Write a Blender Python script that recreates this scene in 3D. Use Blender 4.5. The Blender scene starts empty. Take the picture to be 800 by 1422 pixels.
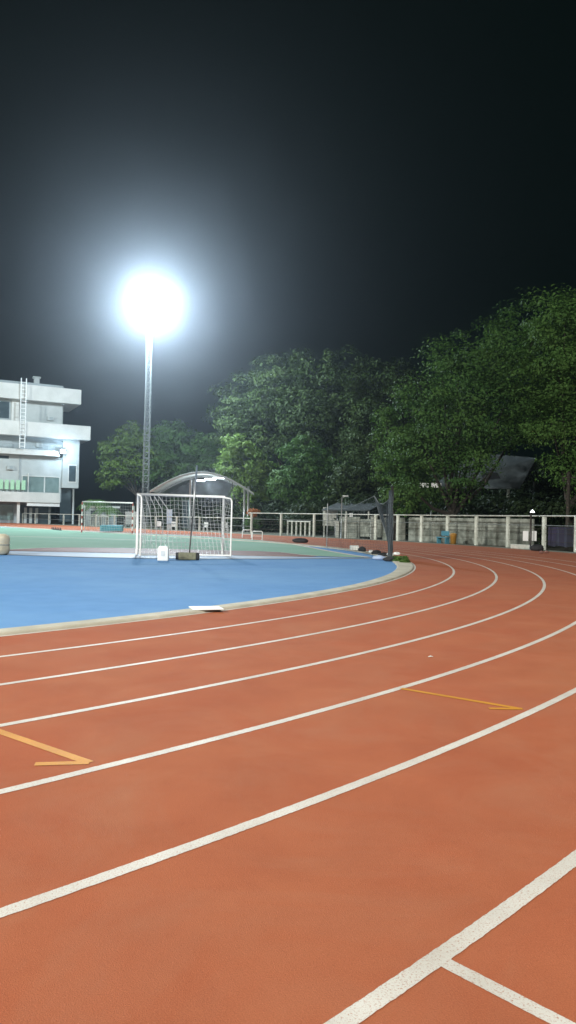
import bpy, math, random
import numpy as np
from mathutils import Vector, Matrix

R = math.radians
random.seed(7)
rng = np.random.default_rng(11)
sc = bpy.context.scene
col = sc.collection

# ------------------------------------------------------------------ camera
F, CAMH, YH, ROLL = 1030.0, 1.5, 722.0, .023
PITCH = math.atan((YH - 711) / F)
cam = bpy.data.objects.new('camera', bpy.data.cameras.new('camera'))
col.objects.link(cam)
cam.data.sensor_fit = 'VERTICAL'
cam.data.sensor_height = 24
cam.data.lens = 24 * F / 1422
cam.data.clip_start = .05
cam.data.clip_end = 3000
cam.matrix_world = Matrix.Translation((0, 0, CAMH)) @ Matrix.Rotation(R(90) + PITCH, 4, 'X') @ Matrix.Rotation(ROLL, 4, 'Z')
sc.camera = cam


def at(x, y, Y):
    """a point of the place at distance Y seen towards (x, y) of the 800 x 1422 photograph"""
    u, v = x - 400, y - 711
    c, s = math.cos(ROLL), math.sin(ROLL)
    u, v = u * c + v * s, -u * s + v * c
    t = -PITCH
    dy = F * math.cos(t) - v * math.sin(t)
    dz = -v * math.cos(t) - F * math.sin(t)
    k = Y / dy
    return Vector((u * k, Y, CAMH + dz * k))


# ------------------------------------------------------------------ materials
def new_mat(name):
    m = bpy.data.materials.new(name)
    m.use_nodes = True
    nt = m.node_tree
    nt.nodes.clear()
    return m, nt, nt.nodes, nt.links


def mat(name, c1, c2=None, scale=4.0, rough=.6, metal=0.0, bump=0.0, bscale=60.0, detail=5, emit=None, spec=.5, c3=None, s3=.3, bdist=.01):
    """principled surface: two colours mixed by noise, an optional third in large soft patches, fine bump"""
    m, nt, n, l = new_mat(name)
    out = n.new('ShaderNodeOutputMaterial')
    p = n.new('ShaderNodeBsdfPrincipled')
    l.new(p.outputs[0], out.inputs[0])
    tc = n.new('ShaderNodeTexCoord')
    c2 = c2 or tuple(v * .75 for v in c1)
    no = n.new('ShaderNodeTexNoise')
    no.inputs['Scale'].default_value = scale
    no.inputs['Detail'].default_value = detail
    l.new(tc.outputs['Object'], no.inputs['Vector'])
    cr = n.new('ShaderNodeValToRGB')
    cr.color_ramp.elements[0].position = .35
    cr.color_ramp.elements[1].position = .68
    cr.color_ramp.elements[0].color = (*c1, 1)
    cr.color_ramp.elements[1].color = (*c2, 1)
    l.new(no.outputs['Fac'], cr.inputs[0])
    src = cr.outputs[0]
    if c3:
        n3 = n.new('ShaderNodeTexNoise')
        n3.inputs['Scale'].default_value = s3
        n3.inputs['Detail'].default_value = 6
        n3.inputs['Roughness'].default_value = .6
        l.new(tc.outputs['Object'], n3.inputs['Vector'])
        r3 = n.new('ShaderNodeValToRGB')
        r3.color_ramp.elements[0].position = .42
        r3.color_ramp.elements[1].position = .72
        l.new(n3.outputs['Fac'], r3.inputs[0])
        mx = n.new('ShaderNodeMixRGB')
        mx.inputs[2].default_value = (*c3, 1)
        l.new(r3.outputs[0], mx.inputs[0])
        l.new(src, mx.inputs[1])
        src = mx.outputs[0]
    l.new(src, p.inputs['Base Color'])
    p.inputs['Roughness'].default_value = rough
    p.inputs['Metallic'].default_value = metal
    p.inputs['Specular IOR Level'].default_value = spec
    if emit:
        p.inputs['Emission Color'].default_value = (*emit[0], 1)
        p.inputs['Emission Strength'].default_value = emit[1]
    if bump:
        nb = n.new('ShaderNodeTexNoise')
        nb.inputs['Scale'].default_value = bscale
        nb.inputs['Detail'].default_value = 3
        l.new(tc.outputs['Object'], nb.inputs['Vector'])
        b = n.new('ShaderNodeBump')
        b.inputs['Strength'].default_value = bump
        b.inputs['Distance'].default_value = bdist
        l.new(nb.outputs['Fac'], b.inputs['Height'])
        l.new(b.outputs[0], p.inputs['Normal'])
    return m


def leaf_mat(name, c1, c2, scale=.5, trans=.3):
    m, nt, n, l = new_mat(name)
    out = n.new('ShaderNodeOutputMaterial')
    tc = n.new('ShaderNodeTexCoord')
    a = n.new('ShaderNodeTexNoise')
    a.inputs['Scale'].default_value = scale
    a.inputs['Detail'].default_value = 6
    a.inputs['Roughness'].default_value = .75
    l.new(tc.outputs['Object'], a.inputs['Vector'])
    cr = n.new('ShaderNodeValToRGB')
    cr.color_ramp.elements[0].position = .36
    cr.color_ramp.elements[1].position = .64
    cr.color_ramp.elements[0].color = (*c1, 1)
    cr.color_ramp.elements[1].color = (*c2, 1)
    l.new(a.outputs['Fac'], cr.inputs[0])
    p = n.new('ShaderNodeBsdfPrincipled')
    p.inputs['Roughness'].default_value = .55
    p.inputs['Specular IOR Level'].default_value = .12
    t = n.new('ShaderNodeBsdfTranslucent')
    mx = n.new('ShaderNodeMixShader')
    mx.inputs[0].default_value = trans
    l.new(cr.outputs[0], p.inputs['Base Color'])
    l.new(cr.outputs[0], t.inputs['Color'])
    l.new(p.outputs[0], mx.inputs[1])
    l.new(t.outputs[0], mx.inputs[2])
    l.new(mx.outputs[0], out.inputs[0])
    return m


def emit_mat(name, c, s):
    m, nt, n, l = new_mat(name)
    out = n.new('ShaderNodeOutputMaterial')
    e = n.new('ShaderNodeEmission')
    e.inputs[0].default_value = (*c, 1)
    e.inputs[1].default_value = s
    l.new(e.outputs[0], out.inputs[0])
    m.cycles.emission_sampling = 'NONE' if s < 60 else 'AUTO'
    return m


def track_mat():
    """red polyurethane: granules, scuffed worn bands and darker damp patches"""
    m, nt, n, l = new_mat('track_rubber')
    out = n.new('ShaderNodeOutputMaterial')
    p = n.new('ShaderNodeBsdfPrincipled')
    l.new(p.outputs[0], out.inputs[0])
    tc = n.new('ShaderNodeTexCoord')

    def noise(s, d, r=.5, dist=0):
        x = n.new('ShaderNodeTexNoise')
        x.inputs['Scale'].default_value = s
        x.inputs['Detail'].default_value = d
        x.inputs['Roughness'].default_value = r
        x.inputs['Distortion'].default_value = dist
        l.new(tc.outputs['Object'], x.inputs['Vector'])
        return x

    def ramp(x, a, b, ca, cb):
        r = n.new('ShaderNodeValToRGB')
        r.color_ramp.elements[0].position = a
        r.color_ramp.elements[1].position = b
        r.color_ramp.elements[0].color = (*ca, 1)
        r.color_ramp.elements[1].color = (*cb, 1)
        l.new(x.outputs['Fac'], r.inputs[0])
        return r

    def mix(kind, f, a, b):
        x = n.new('ShaderNodeMixRGB')
        x.blend_type = kind
        if isinstance(f, float):
            x.inputs[0].default_value = f
        else:
            l.new(f, x.inputs[0])
        l.new(a, x.inputs[1])
        l.new(b, x.inputs[2])
        return x.outputs[0]
    base = ramp(noise(.45, 5, .6, .6), .3, .7, (.365, .098, .043), (.39, .128, .058))
    tint = ramp(noise(1.3, 6, .65, .3), .3, .75, (.90, .87, .86), (1.08, 1.10, 1.10))
    fine = ramp(noise(170, 2), .3, .7, (.86, .85, .85), (1.10, 1.11, 1.12))
    speck = ramp(noise(55, 3, .7), .62, .80, (1, 1, 1), (.55, .5, .5))
    c = mix('MULTIPLY', 1.0, base.outputs[0], tint.outputs[0])
    c = mix('MULTIPLY', 1.0, c, fine.outputs[0])
    c = mix('MULTIPLY', .45, c, speck.outputs[0])
    dust = ramp(noise(.8, 7, .7, 1.2), .45, .78, (0, 0, 0), (.32, .32, .32))
    dc = n.new('ShaderNodeRGB')
    dc.outputs[0].default_value = (.37, .19, .115, 1)
    c = mix('MIX', dust.outputs[0], c, dc.outputs[0])
    scuff = ramp(noise(9, 8, .8, .4), .60, .72, (1, 1, 1), (.86, .82, .80))
    c = mix('MULTIPLY', .7, c, scuff.outputs[0])
    l.new(c, p.inputs['Base Color'])
    p.inputs['Roughness'].default_value = .88
    p.inputs['Specular IOR Level'].default_value = .2
    b = n.new('ShaderNodeBump')
    b.inputs['Strength'].default_value = .6
    b.inputs['Distance'].default_value = .004
    l.new(noise(230, 2).outputs['Fac'], b.inputs['Height'])
    l.new(b.outputs[0], p.inputs['Normal'])
    return m


def line_mat(name, c, wear):
    """rolled-on line paint over the granules, thinned in places so the rubber shows"""
    m, nt, n, l = new_mat(name)
    out = n.new('ShaderNodeOutputMaterial')
    p = n.new('ShaderNodeBsdfPrincipled')
    l.new(p.outputs[0], out.inputs[0])
    tc = n.new('ShaderNodeTexCoord')
    a = n.new('ShaderNodeTexNoise')
    a.inputs['Scale'].default_value = 130
    a.inputs['Detail'].default_value = 3
    a.inputs['Roughness'].default_value = .7
    l.new(tc.outputs['Object'], a.inputs['Vector'])
    r = n.new('ShaderNodeValToRGB')
    r.color_ramp.elements[0].position = .33
    r.color_ramp.elements[1].position = .46
    r.color_ramp.elements[0].color = (*wear, 1)
    r.color_ramp.elements[1].color = (*c, 1)
    l.new(a.outputs['Fac'], r.inputs[0])
    b = n.new('ShaderNodeTexNoise')
    b.inputs['Scale'].default_value = 2.5
    b.inputs['Detail'].default_value = 5
    l.new(tc.outputs['Object'], b.inputs['Vector'])
    r2 = n.new('ShaderNodeValToRGB')
    r2.color_ramp.elements[0].position = .3
    r2.color_ramp.elements[1].position = .7
    r2.color_ramp.elements[0].color = (.78, .76, .74, 1)
    r2.color_ramp.elements[1].color = (1, 1, 1, 1)
    l.new(b.outputs['Fac'], r2.inputs[0])
    x = n.new('ShaderNodeMixRGB')
    x.blend_type = 'MULTIPLY'
    x.inputs[0].default_value = 1
    l.new(r.outputs[0], x.inputs[1])
    l.new(r2.outputs[0], x.inputs[2])
    l.new(x.outputs[0], p.inputs['Base Color'])
    p.inputs['Roughness'].default_value = .6
    bb = n.new('ShaderNodeBump')
    bb.inputs['Strength'].default_value = .6
    bb.inputs['Distance'].default_value = .004
    l.new(a.outputs['Fac'], bb.inputs['Height'])
    l.new(bb.outputs[0], p.inputs['Normal'])
    return m


M = {
    'track': track_mat(),
    'line': line_mat('line_paint', (.68, .66, .60), (.46, .25, .17)),
    'yellow': line_mat('yellow_paint', (.64, .29, .022), (.46, .18, .05)),
    'ground': mat('packed_dirt', (.085, .078, .06), (.05, .055, .035), .7, .9, bump=.4, bscale=20, c3=(.035, .05, .02), s3=.2, bdist=.03),
    'blue': mat('blue_rubber', (.105, .26, .52), (.12, .285, .56), 2.2, .85, spec=.2, bump=.3, bscale=150, c3=(.15, .32, .57), s3=.35, bdist=.003),
    'green': mat('green_court', (.25, .43, .33), (.28, .46, .37), 1.0, .85, spec=.2, bump=.2, c3=(.21, .40, .29), s3=.2, bdist=.003),
    'brown': mat('brown_court', (.25, .11, .085), (.20, .095, .075), 1.5, .65),
    'pale': mat('pale_edging', (.45, .52, .62), (.38, .46, .58), 1.2, .6, c3=(.3, .4, .6), s3=.6),
    'kerb': mat('kerb_concrete', (.58, .55, .45), (.47, .44, .35), 3, .8, bump=.5, bscale=30, c3=(.36, .34, .26), s3=1.3),
    'dark': mat('dark_rubber', (.02, .03, .05), (.03, .045, .08), 5, .7),
    'white': mat('white_enamel', (.78, .79, .78), (.70, .71, .70), 3, .35),
    'offwhite': mat('weathered_white', (.62, .63, .58), (.42, .45, .40), 4, .6, c3=(.30, .31, .27), s3=1.2),
    'red': mat('red_enamel', (.36, .10, .08), (.28, .08, .06), 3, .4),
    'net': mat('net_twine', (.55, .57, .58), (.45, .47, .48), 8, .8),
    'steel': mat('galvanised_steel', (.42, .44, .45), (.33, .35, .36), 5, .4, metal=.6),
    'postwhite': mat('whitewashed_post', (.70, .73, .66), (.55, .58, .50), 4, .7, c3=(.36, .38, .31), s3=1.6),
    'dimmed_roof': mat('dimmed_dark_roof_sheet', (.055, .065, .068), (.035, .04, .042), 3, .8, spec=.2),  # dark sheet, colour lowered further to stand for light falling off there
    'wirem': mat('rusty_wire', (.06, .06, .05), (.09, .07, .05), 5, .9, spec=.1),
    'greypaint': mat('grey_painted_steel', (.17, .19, .19), (.12, .135, .14), 5, .7),
    'darksteel': mat('dark_steel', (.05, .05, .05), (.09, .08, .07), 6, .5, metal=.4),
    'greynet': mat('grey_netting', (.065, .08, .088), (.035, .045, .052), 14, .9, bump=.6, bscale=25),
    'wall': mat('stained_concrete', (.36, .38, .33), (.17, .18, .15), 2.6, .85, bump=.4, bscale=18, c3=(.09, .10, .08), s3=.7, bdist=.02),
    'concrete': mat('pale_concrete', (.22, .22, .18), (.15, .155, .12), 2, .85, c3=(.10, .11, .07), s3=.6),
    'bwall': mat('painted_render', (.47, .50, .49), (.42, .45, .44), .8, .75, c3=(.36, .39, .38), s3=.25),
    'bslab': mat('white_parapet_paint', (.66, .66, .63), (.60, .60, .57), .7, .7, c3=(.50, .51, .48), s3=.3),
    'bgrey': mat('grey_render', (.32, .36, .37), (.27, .31, .32), .8, .75, c3=(.30, .34, .35), s3=.4),
    'glass': mat('dark_window_glass', (.04, .06, .07), (.06, .085, .095), 1.5, .12),
    'green_glass': mat('green_window_glass', (.16, .23, .22), (.11, .17, .165), 1.2, .35),
    'seat': mat('pale_green_plastic', (.40, .64, .42), (.32, .54, .36), 5, .4),
    'canopy': mat('grey_roof_sheet', (.40, .43, .42), (.32, .35, .34), 2, .45, metal=.2),
    'shed_roof': mat('weathered_roof_sheet', (.17, .195, .21), (.10, .12, .13), 1.2, .55, metal=.2, c3=(.08, .09, .09), s3=.5),
    'bark': mat('tree_bark', (.05, .042, .032), (.028, .024, .018), 5, .9, bump=.8, bscale=12, bdist=.03),
    'bin': mat('yellow_plastic', (.42, .22, .04), (.34, .17, .03), 5, .45),
    'bluebench': mat('faded_blue_paint', (.06, .24, .32), (.05, .18, .25), 5, .5),
    'teal': mat('teal_mat', (.06, .32, .40), (.05, .26, .34), 5, .6),
    'banner': mat('navy_banner', (.015, .018, .035), (.012, .015, .022), 2, .7, c3=(.03, .022, .075), s3=.7),
    'black': mat('black_fabric', (.015, .016, .018), (.025, .027, .03), 8, .8),
    'cream': mat('cream_foam', (.78, .72, .55), (.68, .61, .44), 3, .8, bump=.5, bscale=9, c3=(.58, .50, .34), s3=2, bdist=.04),
    'box': mat('white_plastic_box', (.76, .78, .76), (.68, .70, .68), 4, .4),
    'faint': mat('faded_print', (.60, .64, .66), (.5, .55, .58), 6, .5),
    'olive': mat('olive_concrete', (.20, .20, .13), (.13, .13, .085), 9, .9, bump=.5),
    'orange': leaf_mat('orange_flowers', (.42, .16, .05), (.28, .10, .03), 3),
    'leaf_a': leaf_mat('leaf_mid_green', (.036, .088, .023), (.078, .150, .036), .45),
    'leaf_b': leaf_mat('leaf_deep_green', (.028, .050, .017), (.052, .080, .024), .35),
    'leaf_c': leaf_mat('leaf_fresh_green', (.048, .112, .026), (.094, .172, .040), .5),
    'leaf_e': leaf_mat('leaf_light_green', (.080, .150, .030), (.135, .21, .045), .6),
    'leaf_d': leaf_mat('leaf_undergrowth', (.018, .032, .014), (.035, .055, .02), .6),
    'lens': emit_mat('floodlight_lens', (.80, .93, 1.0), 55),
    'tube': emit_mat('shelter_lamp', (.85, .95, 1.0), 9),
    'spotlens': emit_mat('wall_lamp_lens', (.75, .90, 1.0), 30),
    'smalllamp': emit_mat('small_lamp_glow', (.95, 1.0, 1.0), 4),
}


# ------------------------------------------------------------------ mesh builder
class MB:
    def __init__(s):
        s.v, s.f = [], []

    def add(s, vs, fs):
        k = len(s.v)
        s.v += [tuple(v) for v in vs]
        s.f += [tuple(i + k for i in f) for f in fs]
        return s

    def box(s, c, d, rz=0, ax=None):
        """box centred at c, size d; ax = (x axis, y axis) as 2-D vectors or rz"""
        if ax is None:
            ax = ((math.cos(rz), math.sin(rz)), (-math.sin(rz), math.cos(rz)))
        vs = []
        for sz in (-.5, .5):
            for sx, sy in ((-.5, -.5), (.5, -.5), (.5, .5), (-.5, .5)):
                a, b = sx * d[0], sy * d[1]
                vs.append((c[0] + ax[0][0] * a + ax[1][0] * b, c[1] + ax[0][1] * a + ax[1][1] * b, c[2] + sz * d[2]))
        return s.add(vs, [(3, 2, 1, 0), (4, 5, 6, 7), (0, 1, 5, 4), (1, 2, 6, 5), (2, 3, 7, 6), (3, 0, 4, 7)])

    def tube(s, pts, r, n=8, cap=True):
        """swept tube; r one radius or a list"""
        pts = [Vector(p) for p in pts]
        rs = r if isinstance(r, (list, tuple)) else [r] * len(pts)
        base = len(s.v)
        for i, p in enumerate(pts):
            d = (pts[min(i + 1, len(pts) - 1)] - pts[max(i - 1, 0)]).normalized()
            up = Vector((0, 0, 1)) if abs(d.z) < .9 else Vector((1, 0, 0))
            a = d.cross(up).normalized()
            b = d.cross(a).normalized()
            for k in range(n):
                t = 2 * math.pi * k / n
                s.v.append(tuple(p + (a * math.cos(t) + b * math.sin(t)) * rs[i]))
        for i in range(len(pts) - 1):
            for k in range(n):
                k2 = (k + 1) % n
                s.f.append((base + i * n + k, base + i * n + k2, base + (i + 1) * n + k2, base + (i + 1) * n + k))
        if cap:
            s.f.append(tuple(base + k for k in range(n)))
            s.f.append(tuple(base + (len(pts) - 1) * n + k for k in reversed(range(n))))
        return s

    def strip(s, left, right, z):
        """flat ribbon between two polylines"""
        k = len(s.v)
        for a, b in zip(left, right):
            s.v.append((a[0], a[1], z))
            s.v.append((b[0], b[1], z))
        for i in range(len(left) - 1):
            s.f.append((k + 2 * i, k + 2 * i + 1, k + 2 * i + 3, k + 2 * i + 2))
        return s

    def lathe(s, c, prof, n=16):
        k = len(s.v)
        for r, z in prof:
            for i in range(n):
                t = 2 * math.pi * i / n
                s.v.append((c[0] + r * math.cos(t), c[1] + r * math.sin(t), c[2] + z))
        for j in range(len(prof) - 1):
            for i in range(n):
                i2 = (i + 1) % n
                s.f.append((k + j * n + i, k + j * n + i2, k + (j + 1) * n + i2, k + (j + 1) * n + i))
        s.f.append(tuple(k + i for i in reversed(range(n))))
        s.f.append(tuple(k + (len(prof) - 1) * n + i for i in range(n)))
        return s

    def poly(s, pts, z):
        k = len(s.v)
        s.v += [(p[0], p[1], z) for p in pts]
        s.f.append(tuple(range(k, k + len(pts))))
        return s

    def build(s, name, m, parent=None, smooth=False, bevel=0, world=True):
        me = bpy.data.meshes.new(name)
        vs = s.v
        if parent is not None and world:
            o_ = parent
            off = Vector((0, 0, 0))
            while o_ is not None:
                off += Vector(o_.location)
                o_ = o_.parent
            vs = [(v[0] - off.x, v[1] - off.y, v[2] - off.z) for v in vs]
        me.from_pydata(vs, [], s.f)
        me.materials.append(m)
        me.validate()
        if smooth:
            me.polygons.foreach_set('use_smooth', [True] * len(me.polygons))
        o = bpy.data.objects.new(name, me)
        col.objects.link(o)
        if parent is not None:
            o.parent = parent
        if bevel:
            b = o.modifiers.new('bevel', 'BEVEL')
            b.width = bevel
            b.segments = 2
            b.limit_method = 'ANGLE'
        return o


def tag(o, label=None, cat=None, group=None, kind=None):
    for k, v in (('label', label), ('category', cat), ('group', group), ('kind', kind)):
        if v:
            o[k] = v
    return o


def empty(name, loc, label=None, cat=None, group=None, rz=0):
    o = bpy.data.objects.new(name, None)
    col.objects.link(o)
    o.location = loc
    o.rotation_euler = (0, 0, rz)
    return tag(o, label, cat, group)


def copy_tree(o, parent=None):
    c = o.copy()
    col.objects.link(c)
    c.parent = parent
    for ch in list(o.children):
        copy_tree(ch, c)
    return c


# ------------------------------------------------------------------ the oval
CX, CY = -26.472, 30.026
A1 = math.atan2(.66, .75)
NX, NY = math.cos(A1), math.sin(A1)
TX, TY = -NY, NX
RAD = [31.198, 32.424, 33.645, 34.863, 36.085, 37.278, 38.532]


def fence_r(a):
    return 44.7 + 1.3 * min(max((math.degrees(a) - 20) / 21, 0), 1)


def path(rf, a0=-138.65, a1=None, s0=60, s1=110, step=.03, near_only=None):
    """points at radius rf(a) round the bend, then along both straights"""
    f = rf if callable(rf) else (lambda a: rf)
    pts = []
    b0 = A1 - math.pi
    n0 = (math.cos(b0), math.sin(b0))
    t0 = (-n0[1], n0[0])
    for s in (s0, s0 * .5):
        pts.append((CX + n0[0] * f(b0) - t0[0] * s, CY + n0[1] * f(b0) - t0[1] * s))
    a = b0
    while a < A1:
        pts.append((CX + math.cos(a) * f(a), CY + math.sin(a) * f(a)))
        a += (step if -62 < math.degrees(a) < -28 else .35) / 36
    a = A1
    for s in np.linspace(0, s1, 12):
        pts.append((CX + NX * f(a) + TX * s, CY + NY * f(a) + TY * s))
    return pts


def jit(pts, amp):
    return [(p[0] + random.uniform(-amp, amp), p[1] + random.uniform(-amp, amp)) if math.hypot(p[0], p[1]) < 9 else p for p in pts]


# ------------------------------------------------------------------ setting
tag(MB().poly([(-330, -120), (300, -120), (300, 420), (-330, 420)], 0).build('ground', M['ground']), kind='structure')

outer = lambda a: fence_r(a) - .95
t = MB()
t.strip(path(31.0), path(outer), .012)
tag(t.build('running_track', M['track']), kind='structure')

# infield: blue rubber everywhere inside the kerb
inner_pts = path(30.9, step=.35)
tag(MB().poly(inner_pts, .008).build('infield_surface', M['blue']), kind='structure')

for i, r in enumerate(RAD[1:]):
    w = .035
    o = MB().strip(jit(path(r - w, step=.02), .0018), jit(path(r + w, step=.02), .0018), .0145).build('lane_line', M['line'])
    tag(o, kind='structure')
o = MB().strip(path(31.155), path(31.225), .0145).build('lane_line', M['line'])
tag(o, kind='structure')


def kerb_in(a):
    d = math.degrees(a)
    k = min(max((d + 25) / 20, 0), 1)
    return 30.86 - .34 * k


k = MB()
kl, kr = path(kerb_in, step=.2), path(31.15, step=.2)
n_ = len(kl)
for a, b in zip(kl, kr):
    mx_, my_ = (a[0] - b[0]) * .06, (a[1] - b[1]) * .06
    k.v += [(b[0], b[1], .0), (b[0], b[1], .040), (b[0] + mx_, b[1] + my_, .055), (a[0] - mx_, a[1] - my_, .055), (a[0], a[1], .04), (a[0], a[1], .0)]
for i in range(n_ - 1):
    for j in range(5):
        k.f.append((i * 6 + j, i * 6 + j + 1, i * 6 + j + 7, i * 6 + j + 6))
tag(k.build('inner_kerb', M['kerb']), kind='structure')


def seg_mark(p, q, w, name='lane_mark', m='line', z=.020, n=60, parent=None):
    p, q = Vector((p[0], p[1], 0)), Vector((q[0], q[1], 0))
    d = (q - p).normalized()
    s = Vector((-d.y, d.x, 0)) * w / 2
    L, Rr = [], []
    for i in range(n + 1):
        c = p.lerp(q, i / n)
        L.append(c + s * (1 + random.uniform(-.035, .035)))
        Rr.append(c - s * (1 + random.uniform(-.035, .035)))
    return MB().strip(L, Rr, z)


# white radial mark at the feet of the camera
d45 = Vector((27.04, -27.5, 0)).normalized()
c6 = Vector((CX, CY, 0)) + d45 * 38.567
tag(seg_mark(c6, c6 + d45 * 1.15, .06, z=.0148).build('lane_mark', M['line']), kind='structure')


def arrow(start, tip, barb, w, z=.0150):
    b = seg_mark(start, tip, w, z=z)
    b2 = seg_mark(barb, tip, w * .9, z=z + .0008)
    b.add(b2.v, b2.f)
    o = b.build('track_arrow', M['yellow'])
    return tag(o, kind='structure')


arrow((-2.10, 5.20), (-1.16, 4.475), (-1.47, 4.425), .068)
arrow((1.05, 6.66), (1.93, 6.02), (1.66, 6.01), .058)

# the raised court beyond the blue
edge = [(-30, 24), (-18, 26.4), (-10.3, 26.6), (-7, 26.1), (-5, 26.35), (-2.6, 27.0), (0, 28.15), (1.5, 29.15), (3.0, 29.75), (4.1, 29.6)]
edge2 = [(-30, 24.35), (-18, 26.75), (-10.3, 26.95), (-7, 26.45), (-5, 26.7), (-2.6, 27.35), (0, 28.45), (1.5, 29.4), (3.0, 29.95), (4.1, 29.8)]
tag(MB().strip(edge, edge2, .016).build('court_gutter', M['dark']), kind='structure')
edge3 = [(-30, 28.4), (-18, 29.6), (-10.3, 29.7), (-7, 29.9), (-5, 29.9), (-2.6, 29.9), (0, 30.1), (1.5, 30.25), (3.0, 30.3), (4.1, 30.1)]
tag(MB().strip(edge2, edge3, .014).build('court_edging', M['pale']), kind='structure')
near = [(-50, 40), (-30, 28.6), (-18, 28.9), (-11.6, 29.8), (-10.9, 32.2), (-10.0, 33.7), (-8.2, 34.3), (-6.4, 34.5), (-1.4, 34.4), (-.3, 33.8), (.6, 31.9), (1.3, 31.0), (2.2, 30.8), (3.4, 30.7)]
bp = [(-30, 28.4), (-18, 29.6), (-10.3, 29.7), (-7, 29.9), (-5, 29.9), (-2.6, 29.9), (0, 30.1), (1.0, 30.4)]
tag(MB().poly(bp + [(1.3, 31.0), (.6, 31.9), (-.3, 33.8), (-1.4, 34.4), (-6.4, 34.5), (-8.2, 34.3), (-10.0, 33.7), (-10.9, 32.2), (-11.6, 29.8), (-18, 28.9), (-30, 28.6)][:-2] + [(-14, 29.3)], .018).build('court_border', M['brown']), kind='structure')
far = [(3.4, 30.9), (2.9, 32.5), (1.9, 37), (1.0, 42), (-.3, 48), (-2.0, 52.0), (-5.5, 57.5), (-10.5, 62.2), (-17, 67.5), (-24, 73.5), (-32, 80), (-60, 106), (-72, 86)]
tag(MB().poly(near + far, .022).build('court_surface', M['green']), kind='structure')


def poly_line(pts, w, m, name, z):
    L, Rr = [], []
    for i, p in enumerate(pts):
        a, b = pts[max(i - 1, 0)], pts[min(i + 1, len(pts) - 1)]
        d = Vector((b[0] - a[0], b[1] - a[1], 0)).normalized()
        s = Vector((-d.y, d.x, 0)) * w / 2
        L.append(Vector((p[0], p[1], 0)) + s)
        Rr.append(Vector((p[0], p[1], 0)) - s)
    return tag(MB().strip(L, Rr, z).build(name, m), kind='structure')


poly_line(near[2:], .16, M['line'], 'court_line', .026)
poly_line(far[:11], .30, M['line'], 'court_line', .026)
poly_line([(-20, 48.6), (-13.6, 47.9), (-7.1, 45.8)], .45, M['line'], 'court_line', .026)
poly_line([(c[0] + .35, c[1] + .5) for c in far[6:12]], .5, M['pale'], 'court_line', .027)

# concrete verge under the perimeter fence
v = MB()
vi, vo = path(lambda a: fence_r(a) - .95, step=.35), path(lambda a: fence_r(a) + .5, step=.35)
v.strip(vi, vo, .03)
k0 = len(v.v)
for p in vi:
    v.v += [(p[0], p[1], 0), (p[0], p[1], .03)]
for i in range(len(vi) - 1):
    v.f.append((k0 + 2 * i, k0 + 2 * i + 2, k0 + 2 * i + 3, k0 + 2 * i + 1))
tag(v.build('concrete_path', M['concrete']), kind='structure')


# ------------------------------------------------------------------ perimeter fence
def fpos(deg, off=0):
    """position on the fence line: angle up to 41.35, beyond that metres along the straight"""
    if deg <= 41.35:
        r = fence_r(R(deg)) + off
        return Vector((CX + r * math.cos(R(deg)), CY + r * math.sin(R(deg)), 0))
    r = 46.0 + off
    n = Vector((math.cos(R(41.35)), math.sin(R(41.35)), 0))
    t_ = Vector((-n.y, n.x, 0))
    return Vector((CX, CY, 0)) + n * r + t_ * (deg - 41.35)


def fdir(deg):
    return (fpos(deg + .3) - fpos(deg - .3)).normalized()


fence = empty('perimeter_fence', fpos(30), 'white concrete post and pipe rail fence round the outside of the red track', 'fence')
post_at = [6, 9.5, 12.8, 16.02, 19.74, 24.5, 28.8, 32.78, 36.42, 39.78, 42.55, 45.95, 49.95, 54.5, 59, 63.5, 68, 72.5, 77, 82, 87, 92, 97, 102, 107, 112, 117, 122, 127, 132]
for i, d in enumerate(post_at):
    p = fpos(d)
    e = fdir(d)
    m = MB()
    w = .24 if d < 43 else .20
    h = 2.02 if d < 60 else 1.5
    m.box((p.x, p.y, .03 + h / 2), (w, .16, h), ax=((e.x, e.y), (-e.y, e.x)))
    m.build('post', M['postwhite'] if d < 43 else M['offwhite'], fence, bevel=.015)
rp = [fpos(d) for d in np.arange(4, 60, .75)]
MB().tube([(p.x, p.y, 2.10) for p in rp], .045, 6).build('top_rail', M['offwhite'], fence)
rp2 = [fpos(d) for d in np.arange(59, 134, 2.0)]
MB().tube([(p.x, p.y, 1.57) for p in rp2], .045, 6).build('top_rail', M['offwhite'], fence)
MB().tube([(p.x, p.y, 1.52) for p in rp], .025, 6).build('middle_rail', M['greypaint'], fence)
MB().tube([(p.x, p.y, .78) for p in rp2], .03, 6).build('middle_rail', M['greypaint'], fence)
for z in (.55, 1.05, 1.3):
    MB().tube([(p.x, p.y, z) for p in rp], .012, 4).build('wire', M['wirem'], fence)

# white picket balustrade stretches on the far straight
def pickets(s0, s1, label):
    o = empty('picket_railing', fpos(s0, 1.2), label, 'railing', 'white picket railings beyond the far straight')
    m = MB()
    s = s0
    while s < s1:
        p = fpos(s, 1.2)
        e = fdir(s)
        m.box((p.x, p.y, .68), (.16, .08, 1.3), ax=((e.x, e.y), (-e.y, e.x)))
        s += .62
    m.build('pickets', M['offwhite'], o)
    a, b = fpos(s0 - .1, 1.2), fpos(s1, 1.2)
    MB().tube([(a.x, a.y, 1.38), (b.x, b.y, 1.38)], .06, 6).build('handrail', M['offwhite'], o)


pickets(51.8, 55.0, 'short white picket railing behind the far track, right of the curved shelter')
pickets(91, 96, 'white picket railing behind the striped goal, left of the floodlight tower')

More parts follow.
